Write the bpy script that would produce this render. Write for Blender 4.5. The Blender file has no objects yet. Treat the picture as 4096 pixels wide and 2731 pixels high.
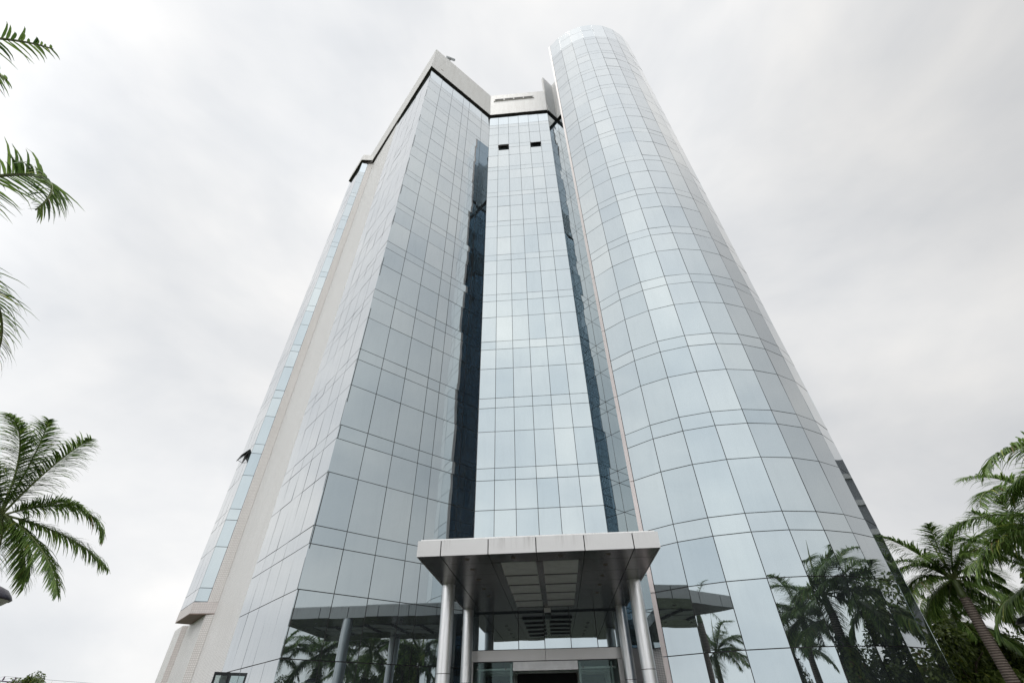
import bpy, bmesh, math, random
from math import sin, cos, pi, radians, sqrt, atan2, hypot
from mathutils import Vector, Matrix
random.seed(7)
scn = bpy.context.scene
COL = scn.collection
EYE = 1.6                                   # eye height; heights below are relative to the eye

# ------------------------------------------------------------------ camera
FPX, PITCH, ROLL = 1811.75, radians(39.8566), radians(-1.065)
fw = Vector((0, cos(PITCH), sin(PITCH)))
r0 = Vector((1, 0, 0)); u0 = r0.cross(fw)
rr = r0*cos(ROLL) + u0*sin(ROLL); uu = -r0*sin(ROLL) + u0*cos(ROLL)
cam_d = bpy.data.cameras.new('camera'); cam = bpy.data.objects.new('camera', cam_d); COL.objects.link(cam)
cam_d.sensor_width = 36; cam_d.lens = FPX/4096*36; cam_d.clip_start = .05; cam_d.clip_end = 3000
cam.matrix_world = Matrix(((rr.x, uu.x, -fw.x, 0), (rr.y, uu.y, -fw.y, 0), (rr.z, uu.z, -fw.z, EYE), (0, 0, 0, 1)))
scn.camera = cam

def project(p):                             # eye-relative point -> photo pixels (only used to rank panes by size)
    p = Vector(p); d = p.dot(fw)
    return (2048+FPX*p.dot(rr)/d, 1365.5-FPX*p.dot(uu)/d)

# ------------------------------------------------------------------ world: overcast sky
SUN_EL, SUN_AZ = radians(78), radians(215)
w = bpy.data.worlds.new("World"); scn.world = w; w.use_nodes = True
nt = w.node_tree; nt.nodes.clear()
def N(t, nt=None, **k):
    n = (nt or globals()['nt']).nodes.new(t)
    for a, b in k.items():
        if hasattr(n, a): setattr(n, a, b)
    return n
L = nt.links.new
out = N('ShaderNodeOutputWorld'); tc = N('ShaderNodeTexCoord')
sky = N('ShaderNodeTexSky', sky_type='NISHITA', sun_disc=False, sun_elevation=SUN_EL, sun_rotation=SUN_AZ)
bg_s = N('ShaderNodeBackground'); bg_s.inputs[1].default_value = .05; L(sky.outputs[0], bg_s.inputs[0])
def noise(scale, detail, rough, off=(0, 0, 0), stretch=(1, 1, 1), dist=0.0):
    m = N('ShaderNodeMapping'); m.inputs['Location'].default_value = off; m.inputs['Scale'].default_value = stretch
    L(tc.outputs['Generated'], m.inputs[0])
    n = N('ShaderNodeTexNoise'); n.inputs['Scale'].default_value = scale; n.inputs['Detail'].default_value = detail
    n.inputs['Roughness'].default_value = rough; n.inputs['Distortion'].default_value = dist; L(m.outputs[0], n.inputs['Vector'])
    return n.outputs['Fac']
def math_(op, a, b=None, c=None, clamp=False):
    n = N('ShaderNodeMath', operation=op, use_clamp=clamp)
    for i, v in enumerate((a, b, c)):
        if v is None: continue
        if isinstance(v, (int, float)): n.inputs[i].default_value = v
        else: L(v, n.inputs[i])
    return n.outputs[0]
def lobe(direction, width, amp):            # soft bright or dark bank of cloud
    v = N('ShaderNodeVectorMath', operation='DOT_PRODUCT'); L(tc.outputs['Generated'], v.inputs[0])
    v.inputs[1].default_value = Vector(direction).normalized()
    m = N('ShaderNodeMapRange', interpolation_type='SMOOTHERSTEP'); L(v.outputs['Value'], m.inputs[0])
    m.inputs[1].default_value = cos(radians(width)); m.inputs[2].default_value = 1; m.inputs[3].default_value = 0; m.inputs[4].default_value = amp
    return m.outputs[0]
cloud = math_('MULTIPLY', math_('SUBTRACT', noise(2.4, 5, .5, (3, 1, 0), (1, 1, 1.7), .4), .5), .54)
cloud = math_('ADD', cloud, math_('MULTIPLY', math_('SUBTRACT', noise(6.5, 4, .5, (1, 7, 2), (1, 1, 2.2)), .5), .16))
lum = .905
for d, wd, a in (
        ((-.59, .30, .74), 34, .05), ((-.52, .60, .60), 20, -.05), ((-.64, .72, .20), 26, .05), ((-.05, .55, .83), 40, .03),
        ((.72, .44, .52), 36, -.085), ((.62, .77, .14), 26, -.085), ((.68, .22, .70), 24, -.05),
        ((-.15, -.96, .12), 102, .85), ((-.08, -.85, .52), 30, .15), ((-.9, -.1, .35), 46, .22), ((.95, -.20, .22), 60, -.15)):
    lum = math_('ADD', lum, lobe(d, wd, a))
lum = math_('MULTIPLY', lum, math_('ADD', cloud, 1.0))
ramp = N('ShaderNodeValToRGB'); L(math_('MULTIPLY_ADD', cloud, 5.0, .5), ramp.inputs[0])
ramp.color_ramp.elements[0].position = 0; ramp.color_ramp.elements[0].color = (.955, .978, 1.01, 1)
ramp.color_ramp.elements[1].position = 1; ramp.color_ramp.elements[1].color = (1.0, .992, .98, 1)
mulv = N('ShaderNodeVectorMath', operation='SCALE'); L(ramp.outputs[0], mulv.inputs[0]); L(lum, mulv.inputs['Scale'])
bg_c = N('ShaderNodeBackground'); L(mulv.outputs[0], bg_c.inputs[0]); bg_c.inputs[1].default_value = 1.0
mx = N('ShaderNodeMixShader'); mx.inputs[0].default_value = .96; L(bg_s.outputs[0], mx.inputs[1]); L(bg_c.outputs[0], mx.inputs[2])
L(mx.outputs[0], out.inputs[0])
sl = bpy.data.lights.new('sun', 'SUN'); sl.energy = 1.0; sl.angle = radians(10); sl.color = (1, .97, .93)
so = bpy.data.objects.new('sun', sl); COL.objects.link(so)
sd = Vector((-.62*cos(SUN_EL), -.78*cos(SUN_EL), sin(SUN_EL)))
so.rotation_euler = sd.to_track_quat('Z', 'Y').to_euler(); so.location = (0, 0, 80)
scn.view_settings.view_transform = 'Standard'; scn.view_settings.look = 'None'
scn.view_settings.exposure = 0; scn.view_settings.gamma = 1
scn.cycles.max_bounces = 10; scn.cycles.glossy_bounces = 6; scn.cycles.transparent_max_bounces = 12
scn.cycles.caustics_reflective = True

# ------------------------------------------------------------------ materials
MATS = {}
def mat(name, color=(.5, .5, .5), rough=.6, metal=0.0, bump=None, var=None, spec=.5):
    """principled material with fine procedural variation"""
    m = bpy.data.materials.new(name); m.use_nodes = True; t = m.node_tree; b = t.nodes['Principled BSDF']
    b.inputs['Base Color'].default_value = (*color, 1); b.inputs['Roughness'].default_value = rough
    b.inputs['Metallic'].default_value = metal; b.inputs['Specular IOR Level'].default_value = spec
    c = t.nodes.new('ShaderNodeTexCoord')
    sc, amt = var or (4, .12)
    n = t.nodes.new('ShaderNodeTexNoise'); n.inputs['Scale'].default_value = sc; n.inputs['Detail'].default_value = 6
    t.links.new(c.outputs['Object'], n.inputs['Vector'])
    mr = t.nodes.new('ShaderNodeMapRange'); t.links.new(n.outputs['Fac'], mr.inputs[0])
    mr.inputs[1].default_value = .25; mr.inputs[2].default_value = .75; mr.inputs[3].default_value = 1-amt; mr.inputs[4].default_value = 1+amt
    vm = t.nodes.new('ShaderNodeVectorMath'); vm.operation = 'SCALE'; vm.inputs[0].default_value = color
    t.links.new(mr.outputs[0], vm.inputs['Scale']); t.links.new(vm.outputs[0], b.inputs['Base Color'])
    if bump:
        n2 = t.nodes.new('ShaderNodeTexNoise'); n2.inputs['Scale'].default_value = bump[0]; n2.inputs['Detail'].default_value = 4
        t.links.new(c.outputs['Object'], n2.inputs['Vector'])
        bp = t.nodes.new('ShaderNodeBump'); bp.inputs['Strength'].default_value = bump[1]; bp.inputs['Distance'].default_value = .02
        t.links.new(n2.outputs['Fac'], bp.inputs['Height']); t.links.new(bp.outputs[0], b.inputs['Normal'])
    MATS[name] = m; return m

def glass_mat(name, lo, hi, clear=0.0, dirt=.05):
    """mirror-coated facade glass: a tinted metallic coat under a clear outer face"""
    m = bpy.data.materials.new(name); m.use_nodes = True; t = m.node_tree; t.nodes.clear(); K = t.links.new
    nn = lambda s: t.nodes.new(s)
    o = nn('ShaderNodeOutputMaterial'); tc_ = nn('ShaderNodeTexCoord')
    at = nn('ShaderNodeAttribute'); at.attribute_name = 'tint'
    mixc = nn('ShaderNodeMix'); mixc.data_type = 'RGBA'; K(at.outputs['Fac'], mixc.inputs[0])
    mixc.inputs[6].default_value = (*lo, 1); mixc.inputs[7].default_value = (*hi, 1)
    # slow waviness of the toughened glass, plus faint rain streaks
    n = nn('ShaderNodeTexNoise'); n.inputs['Scale'].default_value = .9; n.inputs['Detail'].default_value = 1
    geo = nn('ShaderNodeNewGeometry'); K(geo.outputs['Position'], n.inputs['Vector'])
    bp = nn('ShaderNodeBump'); bp.inputs['Strength'].default_value = .09; bp.inputs['Distance'].default_value = .03; K(n.outputs['Fac'], bp.inputs['Height'])
    mp = nn('ShaderNodeMapping'); mp.inputs['Scale'].default_value = (3, 3, .5); K(geo.outputs['Position'], mp.inputs[0])
    st = nn('ShaderNodeTexNoise'); st.inputs['Scale'].default_value = 1.2; st.inputs['Detail'].default_value = 7; st.inputs['Roughness'].default_value = .65; K(mp.outputs[0], st.inputs['Vector'])
    lw = nn('ShaderNodeLayerWeight'); lw.inputs['Blend'].default_value = .5; K(bp.outputs[0], lw.inputs['Normal'])
    pw = nn('ShaderNodeMath'); pw.operation = 'POWER'; K(lw.outputs['Facing'], pw.inputs[0]); pw.inputs[1].default_value = 2.3
    graz = nn('ShaderNodeMix'); graz.data_type = 'RGBA'; K(pw.outputs[0], graz.inputs[0]); K(mixc.outputs[2], graz.inputs[6]); graz.inputs[7].default_value = (1, 1, 1, 1)
    dm = nn('ShaderNodeMapRange'); K(st.outputs['Fac'], dm.inputs[0]); dm.inputs[1].default_value = .5; dm.inputs[2].default_value = .8; dm.inputs[3].default_value = 1; dm.inputs[4].default_value = .96
    dk = nn('ShaderNodeVectorMath'); dk.operation = 'SCALE'; K(graz.outputs[2], dk.inputs[0]); K(dm.outputs[0], dk.inputs['Scale'])
    gl = nn('ShaderNodeBsdfGlossy'); gl.inputs['Roughness'].default_value = .012; K(dk.outputs[0], gl.inputs['Color']); K(bp.outputs[0], gl.inputs['Normal'])
    df = nn('ShaderNodeBsdfDiffuse'); df.inputs['Color'].default_value = (.36, .43, .47, 1)
    dr = nn('ShaderNodeMapRange'); K(st.outputs['Fac'], dr.inputs[0]); dr.inputs[1].default_value = .35; dr.inputs[2].default_value = .8
    dr.inputs[3].default_value = dirt*.7; dr.inputs[4].default_value = dirt*1.7
    ms = nn('ShaderNodeMixShader'); K(dr.outputs[0], ms.inputs[0]); K(gl.outputs[0], ms.inputs[1]); K(df.outputs[0], ms.inputs[2])
    last = ms
    if clear:
        tr = nn('ShaderNodeBsdfTransparent'); tr.inputs['Color'].default_value = (.86, .93, .92, 1)
        m2 = nn('ShaderNodeMixShader'); m2.inputs[0].default_value = clear; K(last.outputs[0], m2.inputs[1]); K(tr.outputs[0], m2.inputs[2]); last = m2
    K(last.outputs[0], o.inputs[0]); MATS[name] = m; return m
G_MAIN = glass_mat('mirror_glass', (.282, .330, .354), (.366, .404, .413), dirt=.04)
G_PALE = glass_mat('pale_glass', (.40, .47, .51), (.47, .53, .56), dirt=.05)
G_ROOF = glass_mat('parapet_glass', (.47, .52, .54), (.55, .59, .60), dirt=.08)
G_DARKR = glass_mat('dark_return_glass', (.17, .30, .42), (.30, .46, .58), dirt=.01)
G_DOOR = glass_mat('door_glass', (.10, .13, .13), (.12, .15, .15), clear=.86, dirt=.005)

def tile_mat(name, color, cell=.1, row=.05, mortar=(.33, .32, .31), msize=.006, stain=.1):
    m = bpy.data.materials.new(name); m.use_nodes = True; t = m.node_tree; b = t.nodes['Principled BSDF']; K = t.links.new
    uv = t.nodes.new('ShaderNodeUVMap'); uv.uv_map = 'UVMap'
    br = t.nodes.new('ShaderNodeTexBrick'); br.offset = 0; br.inputs['Scale'].default_value = 1
    br.inputs['Brick Width'].default_value = cell; br.inputs['Row Height'].default_value = row
    br.inputs['Mortar Size'].default_value = msize; br.inputs['Mortar Smooth'].default_value = .2
    c = Vector(color); br.inputs['Color1'].default_value = (*c, 1); br.inputs['Color2'].default_value = (*(c*.93), 1); br.inputs['Mortar'].default_value = (*mortar, 1)
    K(uv.outputs[0], br.inputs['Vector'])
    mp = t.nodes.new('ShaderNodeMapping'); mp.inputs['Scale'].default_value = (2.2, .22, 1); K(uv.outputs[0], mp.inputs[0])
    n = t.nodes.new('ShaderNodeTexNoise'); n.inputs['Scale'].default_value = 1.3; n.inputs['Detail'].default_value = 8; n.inputs['Roughness'].default_value = .65; K(mp.outputs[0], n.inputs['Vector'])
    mr = t.nodes.new('ShaderNodeMapRange'); K(n.outputs['Fac'], mr.inputs[0]); mr.inputs[1].default_value = .42; mr.inputs[2].default_value = .8; mr.inputs[3].default_value = 0; mr.inputs[4].default_value = stain*2.2
    mi = t.nodes.new('ShaderNodeMix'); mi.data_type = 'RGBA'; mi.blend_type = 'MULTIPLY'; K(mr.outputs[0], mi.inputs[0]); K(br.outputs['Color'], mi.inputs[6]); mi.inputs[7].default_value = (.55, .50, .44, 1)
    K(mi.outputs[2], b.inputs['Base Color']); b.inputs['Roughness'].default_value = .45
    bp = t.nodes.new('ShaderNodeBump'); bp.inputs['Strength'].default_value = .5; bp.inputs['Distance'].default_value = .004; bp.invert = True
    K(br.outputs['Fac'], bp.inputs['Height']); K(bp.outputs[0], b.inputs['Normal'])
    MATS[name] = m; return m
TILE = tile_mat('white_mosaic_tile', (.79, .78, .77), .10, .05)
TILEP = tile_mat('parapet_tile', (.71, .70, .685), .10, .10, (.5, .49, .47), .008, .14)
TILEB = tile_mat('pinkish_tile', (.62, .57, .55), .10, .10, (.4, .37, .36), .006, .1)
FRAME = mat('dark_joint', (.028, .027, .026), .6)
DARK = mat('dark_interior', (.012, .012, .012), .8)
BRONZE = mat('dark_bronze', (.055, .048, .044), .4, .3)
ROOFM = mat('roof_concrete', (.3, .3, .29), .9)
def panel_mat():
    m = mat('brushed_aluminium', (.72, .72, .725), .30, .85, var=(1.3, .03)); t = m.node_tree; b = t.nodes['Principled BSDF']; K = t.links.new
    g = t.nodes.new('ShaderNodeNewGeometry'); mp = t.nodes.new('ShaderNodeMapping'); mp.inputs['Scale'].default_value = (9, 9, .7); K(g.outputs['Position'], mp.inputs[0])
    n = t.nodes.new('ShaderNodeTexNoise'); n.inputs['Scale'].default_value = 2.2; n.inputs['Detail'].default_value = 8; n.inputs['Roughness'].default_value = .7; K(mp.outputs[0], n.inputs['Vector'])
    r = t.nodes.new('ShaderNodeMapRange'); K(n.outputs['Fac'], r.inputs[0]); r.inputs[1].default_value = .3; r.inputs[2].default_value = .8; r.inputs[3].default_value = .30; r.inputs[4].default_value = .46
    K(r.outputs[0], b.inputs['Roughness']); return m
ALU = panel_mat()
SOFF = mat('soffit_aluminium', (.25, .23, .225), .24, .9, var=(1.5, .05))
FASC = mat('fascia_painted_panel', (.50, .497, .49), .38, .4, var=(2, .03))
def streaks(m, z_top, depth, scale=14, amt=.75, grime=(.22, .21, .20)):
    """dirt washed down from the top edge"""
    t = m.node_tree; b = t.nodes['Principled BSDF']; K = t.links.new; src = b.inputs['Base Color'].links[0].from_socket
    g = t.nodes.new('ShaderNodeNewGeometry'); mp = t.nodes.new('ShaderNodeMapping'); mp.inputs['Scale'].default_value = (scale, scale, .5); K(g.outputs['Position'], mp.inputs[0])
    n = t.nodes.new('ShaderNodeTexNoise'); n.inputs['Scale'].default_value = 1; n.inputs['Detail'].default_value = 6; n.inputs['Roughness'].default_value = .8; K(mp.outputs[0], n.inputs['Vector'])
    mp2 = t.nodes.new('ShaderNodeMapping'); mp2.inputs['Scale'].default_value = (.9, .9, .1); K(g.outputs['Position'], mp2.inputs[0])
    n2 = t.nodes.new('ShaderNodeTexNoise'); n2.inputs['Scale'].default_value = 1.1; K(mp2.outputs[0], n2.inputs['Vector'])
    sx = t.nodes.new('ShaderNodeSeparateXYZ'); K(g.outputs['Position'], sx.inputs[0])
    def mr(a, lo, hi, o0, o1):
        r = t.nodes.new('ShaderNodeMapRange'); K(a, r.inputs[0])
        for i, v in enumerate((lo, hi, o0, o1)): r.inputs[i+1].default_value = v
        return r.outputs[0]
    def mul(a, c):
        q = t.nodes.new('ShaderNodeMath'); q.operation = 'MULTIPLY'; K(a, q.inputs[0]); K(c, q.inputs[1]); return q.outputs[0]
    f = mul(mul(mr(n.outputs['Fac'], .50, .66, 0, amt), mr(n2.outputs['Fac'], .46, .60, 0, 1)), mr(sx.outputs['Z'], z_top-depth, z_top, 0, 1))
    mi = t.nodes.new('ShaderNodeMix'); mi.data_type = 'RGBA'; K(f, mi.inputs[0]); K(src, mi.inputs[6]); mi.inputs[7].default_value = (*grime, 1); K(mi.outputs[2], b.inputs['Base Color'])
streaks(FASC, 3.485+EYE, .34)
streaks(TILEP, 48.3+EYE, 2.4, 5, .35, (.42, .38, .34))
FROST = mat('frosted_ceiling_panel', (.62, .65, .60), .4)
STEEL = mat('steel_tube', (.68, .72, .68), .35, .25)
CHROME = mat('polished_steel', (.85, .85, .84), .12, 1)
BLACKP = mat('black_frame_paint', (.02, .021, .023), .35)
BULB = mat('downlight_ring', (.28, .24, .2), .4, .5)

# ------------------------------------------------------------------ object helpers
def center_of(vs):
    lo = [min(v[i] for v in vs) for i in range(3)]; hi = [max(v[i] for v in vs) for i in range(3)]
    return Vector(((lo[0]+hi[0])/2, (lo[1]+hi[1])/2, lo[2]))
def empty(name, loc, label=None, cat=None, group=None):
    o = bpy.data.objects.new(name, None); COL.objects.link(o); o.location = loc; o.empty_display_size = .3
    tag(o, label, cat, group); return o
def tag(o, label=None, cat=None, group=None, kind=None):
    if label: o['label'] = label
    if cat: o['category'] = cat
    if group: o['group'] = group
    if kind: o['kind'] = kind
    return o
WORLD = {}
def wl(o):
    return WORLD.get(o.name, o.location.copy()) if o else Vector((0, 0, 0))
def mesh_obj(name, verts, faces, m, parent=None, uvs=None, tint=None, smooth=False, mats=None, fmat=None):
    """world-space vertices -> an object whose origin is at its own base"""
    c = center_of(verts); me = bpy.data.meshes.new(name)
    me.from_pydata([tuple(Vector(v)-c) for v in verts], [], faces)
    for mm in (mats or [m]): me.materials.append(mm)
    if fmat: me.polygons.foreach_set('material_index', fmat)
    if uvs is not None:
        l = me.uv_layers.new(name='UVMap')
        for p in me.polygons:
            for li, vi in zip(p.loop_indices, p.vertices): l.data[li].uv = uvs(verts[vi], p.normal)
    if tint is not None:
        a = me.attributes.new('tint', 'FLOAT', 'FACE'); a.data.foreach_set('value', tint)
    if smooth: me.polygons.foreach_set('use_smooth', [True]*len(me.polygons))
    me.update()
    o = bpy.data.objects.new(name, me); COL.objects.link(o); o.parent = parent; o.location = c - wl(parent)
    WORLD[o.name] = c
    return o
class MB:
    def __init__(s): s.v = []; s.f = []; s.t = []
    def add(s, v, f, tint=0.5):
        b = len(s.v); s.v += [Vector(q) for q in v]; s.f += [tuple(b+i for i in q) for q in f]; s.t += [tint]*len(f)
    def box8(s, p, tint=.5):               # p: 4 bottom, 4 top (counter-clockwise)
        s.add(p, [(3, 2, 1, 0), (4, 5, 6, 7), (0, 1, 5, 4), (1, 2, 6, 5), (2, 3, 7, 6), (3, 0, 4, 7)], tint)
    def box(s, c, sx, sy, sz, ax=(1, 0)):   # centre-bottom, along ax
        a = Vector((ax[0], ax[1], 0)).normalized(); n = Vector((-a.y, a.x, 0)); c = Vector(c)
        q = [c-a*sx/2-n*sy/2, c+a*sx/2-n*sy/2, c+a*sx/2+n*sy/2, c-a*sx/2+n*sy/2]
        s.box8(q+[k+Vector((0, 0, sz)) for k in q])
    def prism(s, poly, z0, z1):
        n = len(poly); ar = sum(poly[i][0]*poly[(i+1) % n][1]-poly[(i+1) % n][0]*poly[i][1] for i in range(n))
        if ar < 0: poly = poly[::-1]
        v = [(x, y, z0) for x, y in poly]+[(x, y, z1) for x, y in poly]
        s.add(v, [tuple(range(n))[::-1], tuple(range(n, 2*n))]+[(i, (i+1) % n, n+(i+1) % n, n+i) for i in range(n)])
    def tube(s, pts, rads, k=8, cap=True):
        pts = [Vector(p) for p in pts]; b = []
        for i, p in enumerate(pts):
            t = (pts[min(i+1, len(pts)-1)]-pts[max(i-1, 0)]).normalized()
            a = t.cross(Vector((0, 0, 1)) if abs(t.z) < .9 else Vector((1, 0, 0))).normalized(); c = t.cross(a)
            rd = rads[i] if hasattr(rads, '__len__') else rads
            b.append([p+a*rd*cos(2*pi*j/k)+c*rd*sin(2*pi*j/k) for j in range(k)])
        v = [q for rg in b for q in rg]
        f = [(i*k+j, (i+1)*k+j, (i+1)*k+(j+1) % k, i*k+(j+1) % k) for i in range(len(pts)-1) for j in range(k)]
        if cap: f += [tuple(range(k)), tuple((len(pts)-1)*k+j for j in range(k))[::-1]]
        s.add(v, f)
    def build(s, name, m, parent=None, **k):
        t = k.pop('tinted', False)
        return mesh_obj(name, s.v, s.f, m, parent, tint=s.t if t else None, **k)
def Z(z): return z+EYE
def D(a): return Vector((cos(radians(a)), sin(radians(a))))
def wuv(d):                                # wall UV in metres along direction d
    return lambda v, n: (v[0]*d[0]+v[1]*d[1], v[2])

# ------------------------------------------------------------------ plan of the tower
A = Vector((-6.743, 15.506)); B = Vector((-1.754, 19.816)); C = Vector((3.807, 19.416))
e1 = D(-4.1); n1 = Vector((-e1.y, e1.x))             # along the entrance wall, and into the building
dAB = (B-A).normalized(); dAG = D(130.9); dCD = D(40.9); dDE = D(-49.1)
Gp = A+6.09*dAG; Kp = Vector((-14.17, 24.29)); Mp = Vector((-15.29, 24.20)); Lp = Kp-e1*.56; Np = Mp+3.1*dAG
Dp = C+dCD*1.37; Ep = Dp+dDE*2.345
CC = Vector((8.676, 20.321)); RC = 5.532
def cyl(i): return CC+RC*D(-138.6+11.92*i)
V = [cyl(i) for i in range(15)]
S0 = V[0]+Vector((-.145, .06))                       # outer edge of the pinkish strip beside the drum
H, PF = 44.83, 3.8
z0 = 42.53; SP, SH = .583, 1.338
zc = 4.455+12*3.788; PC = 3.788
def rows_tower(bottom):
    r = [(H, z0+SP, 'top')]
    for n in range(11):
        b = z0-PF*n
        r.append((b+SP, b, 'sp'))
        if n == 10: r += [(b, 3.19, 'sh'), (3.19, 1.43, 'ta'), (1.43, -1.55, 'gr')]
        else: r += [(b, b-SH, 'sh'), (b-SH, b-PF+SP, 'ta')]
    o = []
    for hi, lo, k in r:
        if hi <= bottom+.02: continue
        o.append((hi, max(lo, bottom), k))
    return o
def rows_cyl():
    r = [(53.93, 52.41, 'roof'), (52.41, zc+SP, 'roof')]
    for n in range(13):
        b = zc-PC*n
        r.append((b+SP, b, 'sp'))
        if n == 12: r += [(b, 3.13, 'sh'), (3.13, 1.407, 'ta'), (1.407, -1.55, 'gr')]
        else: r += [(b, b-SH, 'sh'), (b-SH, b-PC+SP, 'ta')]
    return r

# ------------------------------------------------------------------ the tower
tower = empty('office_tower', (0, 20, 0), 'tall office tower of pale mirror glass with white tiled parapets and a rounded glass drum', 'building')
back = [Vector((-9.0, 35.0)), Vector((13.0, 36.0))]
V_in = [CC+(RC-.06)*D(-138.6+11.92*i) for i in range(15)]
# solid concrete body behind the glass
b_ = MB()
ins = .06
nAB = Vector((dAB.y, -dAB.x)); nAG = Vector((-dAG.y, dAG.x)); nBC = -n1
def inset_pt(p, na, nb, d=ins):
    # point moved inwards from two walls with outward normals na, nb
    M_ = Matrix(((na.x, na.y), (nb.x, nb.y))); s_ = M_.inverted() @ Vector((-d, -d)); return p+s_
nCD = Vector((dCD.y, -dCD.x)); nDE = Vector((dDE.y, -dDE.x))
Ai = inset_pt(A, nAB, nAG); Bi = inset_pt(B, nAB, nBC); Ci = inset_pt(C, nBC, nCD); Di = inset_pt(Dp, nCD, nDE)
nGK = Vector((-(Kp-Gp).normalized().y, (Kp-Gp).normalized().x))
Gi = Gp-nAG*ins; Ki = inset_pt(Kp, nGK, nBC, .004); Mi = inset_pt(Mp, nBC, nAG); Ni = Np-nAG*ins
Ei = Ep-nDE*ins
upper = [Ni, Mi, Lp+n1*ins, Lp+n1*.004, Ki, Gp-nGK*.004, Gi, Ai, Bi, Ci, Di, Ei, CC, Vector((13.4, 22.5)), back[1], back[0]]
b_.prism([tuple(p) for p in upper], Z(4.05), Z(H+.05))
tower_core = b_.build('wall', TILE, tower, uvs=lambda v, n: ((v[0]*-n.y+v[1]*n.x), v[2])); tag(tower_core, 'white tiled wall behind and between the glass')
# ground floors: set back under the far bay, with the entrance recess
q0 = Kp-e1*.40; rec = D(129.6)
Lq = q0+rec*4.18; Rq = Lq-e1*.30; Sq = Rq+rec*2.2
nb1 = B+e1*.10; nb2 = B+e1*5.30
b_ = MB()
low = [Sq, Rq, Lq, q0, Ki, Gp-nGK*.004, Gi, Ai, Bi, nb1+n1*ins, nb1+n1*4.5, nb2+n1*4.5, nb2+n1*ins, Ci, Di, Ei, CC, Vector((13.4, 22.5)), back[1], back[0]]
b_.prism([tuple(p) for p in low], Z(-1.6), Z(1.66))
b_.build('lower_wall', TILE, tower, uvs=lambda v, n: ((v[0]*-n.y+v[1]*n.x), v[2]))
b_ = MB(); mid = low[:9]+[Ci, Di, Ei, CC, Vector((13.4, 22.5)), back[1], back[0]]
b_.prism([tuple(p) for p in mid], Z(1.66), Z(4.05))
b_.build('middle_wall', TILE, tower, uvs=lambda v, n: ((v[0]*-n.y+v[1]*n.x), v[2]))
b_ = MB(); b_.prism([tuple(p) for p in V_in]+[(13.4, 24.0), (8, 24.0), (Ep.x+.14, Ep.y-.03)], Z(-1.6), Z(50.45)); b_.build('drum_core', FRAME, tower)
# brown underside and tiled foot of the far bay
b_ = MB(); f1 = Kp-n1*.005; f2 = Mp+Vector((0, 0))-n1*.005-nAG*-.005
foot = [Kp-n1*.006, Mp-n1*.006+nAG*.006, Np+nAG*.006, Np-nAG*1.2, Kp+n1*.6]
b_.prism([tuple(p) for p in foot], Z(4.04), Z(4.50)); o = b_.build('tiled_base_band', TILEB, tower, uvs=lambda v, n: ((v[0]*-n.y+v[1]*n.x), v[2])); 
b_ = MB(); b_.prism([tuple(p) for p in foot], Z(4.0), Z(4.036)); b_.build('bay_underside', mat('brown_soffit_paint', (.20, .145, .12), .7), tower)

TILEG = tile_mat('pier_tile', (.70, .675, .655), .085, .085, (.46, .43, .41), .012, .12)
def facing(name, a, b, nrm, zl, zh, m, label=None):
    q = MB(); q.prism([tuple(p) for p in (a+nrm*.012, b+nrm*.012, b+nrm*.001, a+nrm*.001)], Z(zl), Z(zh)); d = (b-a).normalized()
    o = q.build(name, m, tower, uvs=wuv(d)); 
    if label: tag(o, label)
facing('pier_facing', Lp+e1*.01, Kp, -n1, 4.51, 44.85, TILEG, 'narrow gridded tile pier between glass strip and side wall')
facing('pier_facing', q0, Kp, -n1, -1.6, 3.99, TILEG, 'narrow gridded tile pier under the far bay')
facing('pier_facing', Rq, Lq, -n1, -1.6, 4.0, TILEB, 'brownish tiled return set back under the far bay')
PANES = []
def pane(a, b, s0, s1, zl, zh, nrm, wall, m, kind, gap=.0125, tilt=.0034):
    d = (b-a).normalized(); L_ = (b-a).length
    p0 = a+d*(s0+gap); p1 = a+d*(s1-gap)
    rz = random.gauss(0, tilt); rx = random.gauss(0, tilt); w_ = (s1-s0)/2; h_ = (zh-zl)/2
    def q(p, z, sx, sz, dep): return (*(p+nrm*(dep+sx*w_*rz+sz*h_*rx)), Z(z))
    zl_, zh_ = zl+gap, zh-gap
    fr = [q(p0, zl_, -1, -1, 0), q(p1, zl_, 1, -1, 0), q(p1, zh_, 1, 1, 0), q(p0, zh_, -1, 1, 0)]
    bk = [q(p0, zl_, -1, -1, -.018), q(p1, zl_, 1, -1, -.018), q(p1, zh_, 1, 1, -.018), q(p0, zh_, -1, 1, -.018)]
    pr = [project((v[0], v[1], v[2]-EYE)) for v in fr]
    ar = abs(sum(pr[i][0]*pr[(i+1) % 4][1]-pr[(i+1) % 4][0]*pr[i][1] for i in range(4)))/2
    vis = nrm.dot(Vector((fr[0][0], fr[0][1]))) < 0
    # order corners so that the front face looks outwards
    if Vector((d.y, -d.x)).dot(nrm) < 0: fr = [fr[1], fr[0], fr[3], fr[2]]; bk = [bk[1], bk[0], bk[3], bk[2]]
    PANES.append(dict(v=fr+bk, f=[(0, 1, 2, 3), (7, 6, 5, 4), (0, 4, 5, 1), (1, 5, 6, 2), (2, 6, 7, 3), (3, 7, 4, 0)], m=m, wall=wall, kind=kind,
                      area=ar if vis else 0, t=min(1, max(0, random.gauss(.5, .17)))))
def wall_slab(name, label, a, b, nrm, zl, zh, d0=-.024, d1=-.055):
    s = MB(); q = [a+nrm*d0, b+nrm*d0, b+nrm*d1, a+nrm*d1]
    s.prism([tuple(p) for p in q], Z(zl), Z(zh)); return tag(s.build('curtain_wall', FRAME, tower), label)
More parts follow.
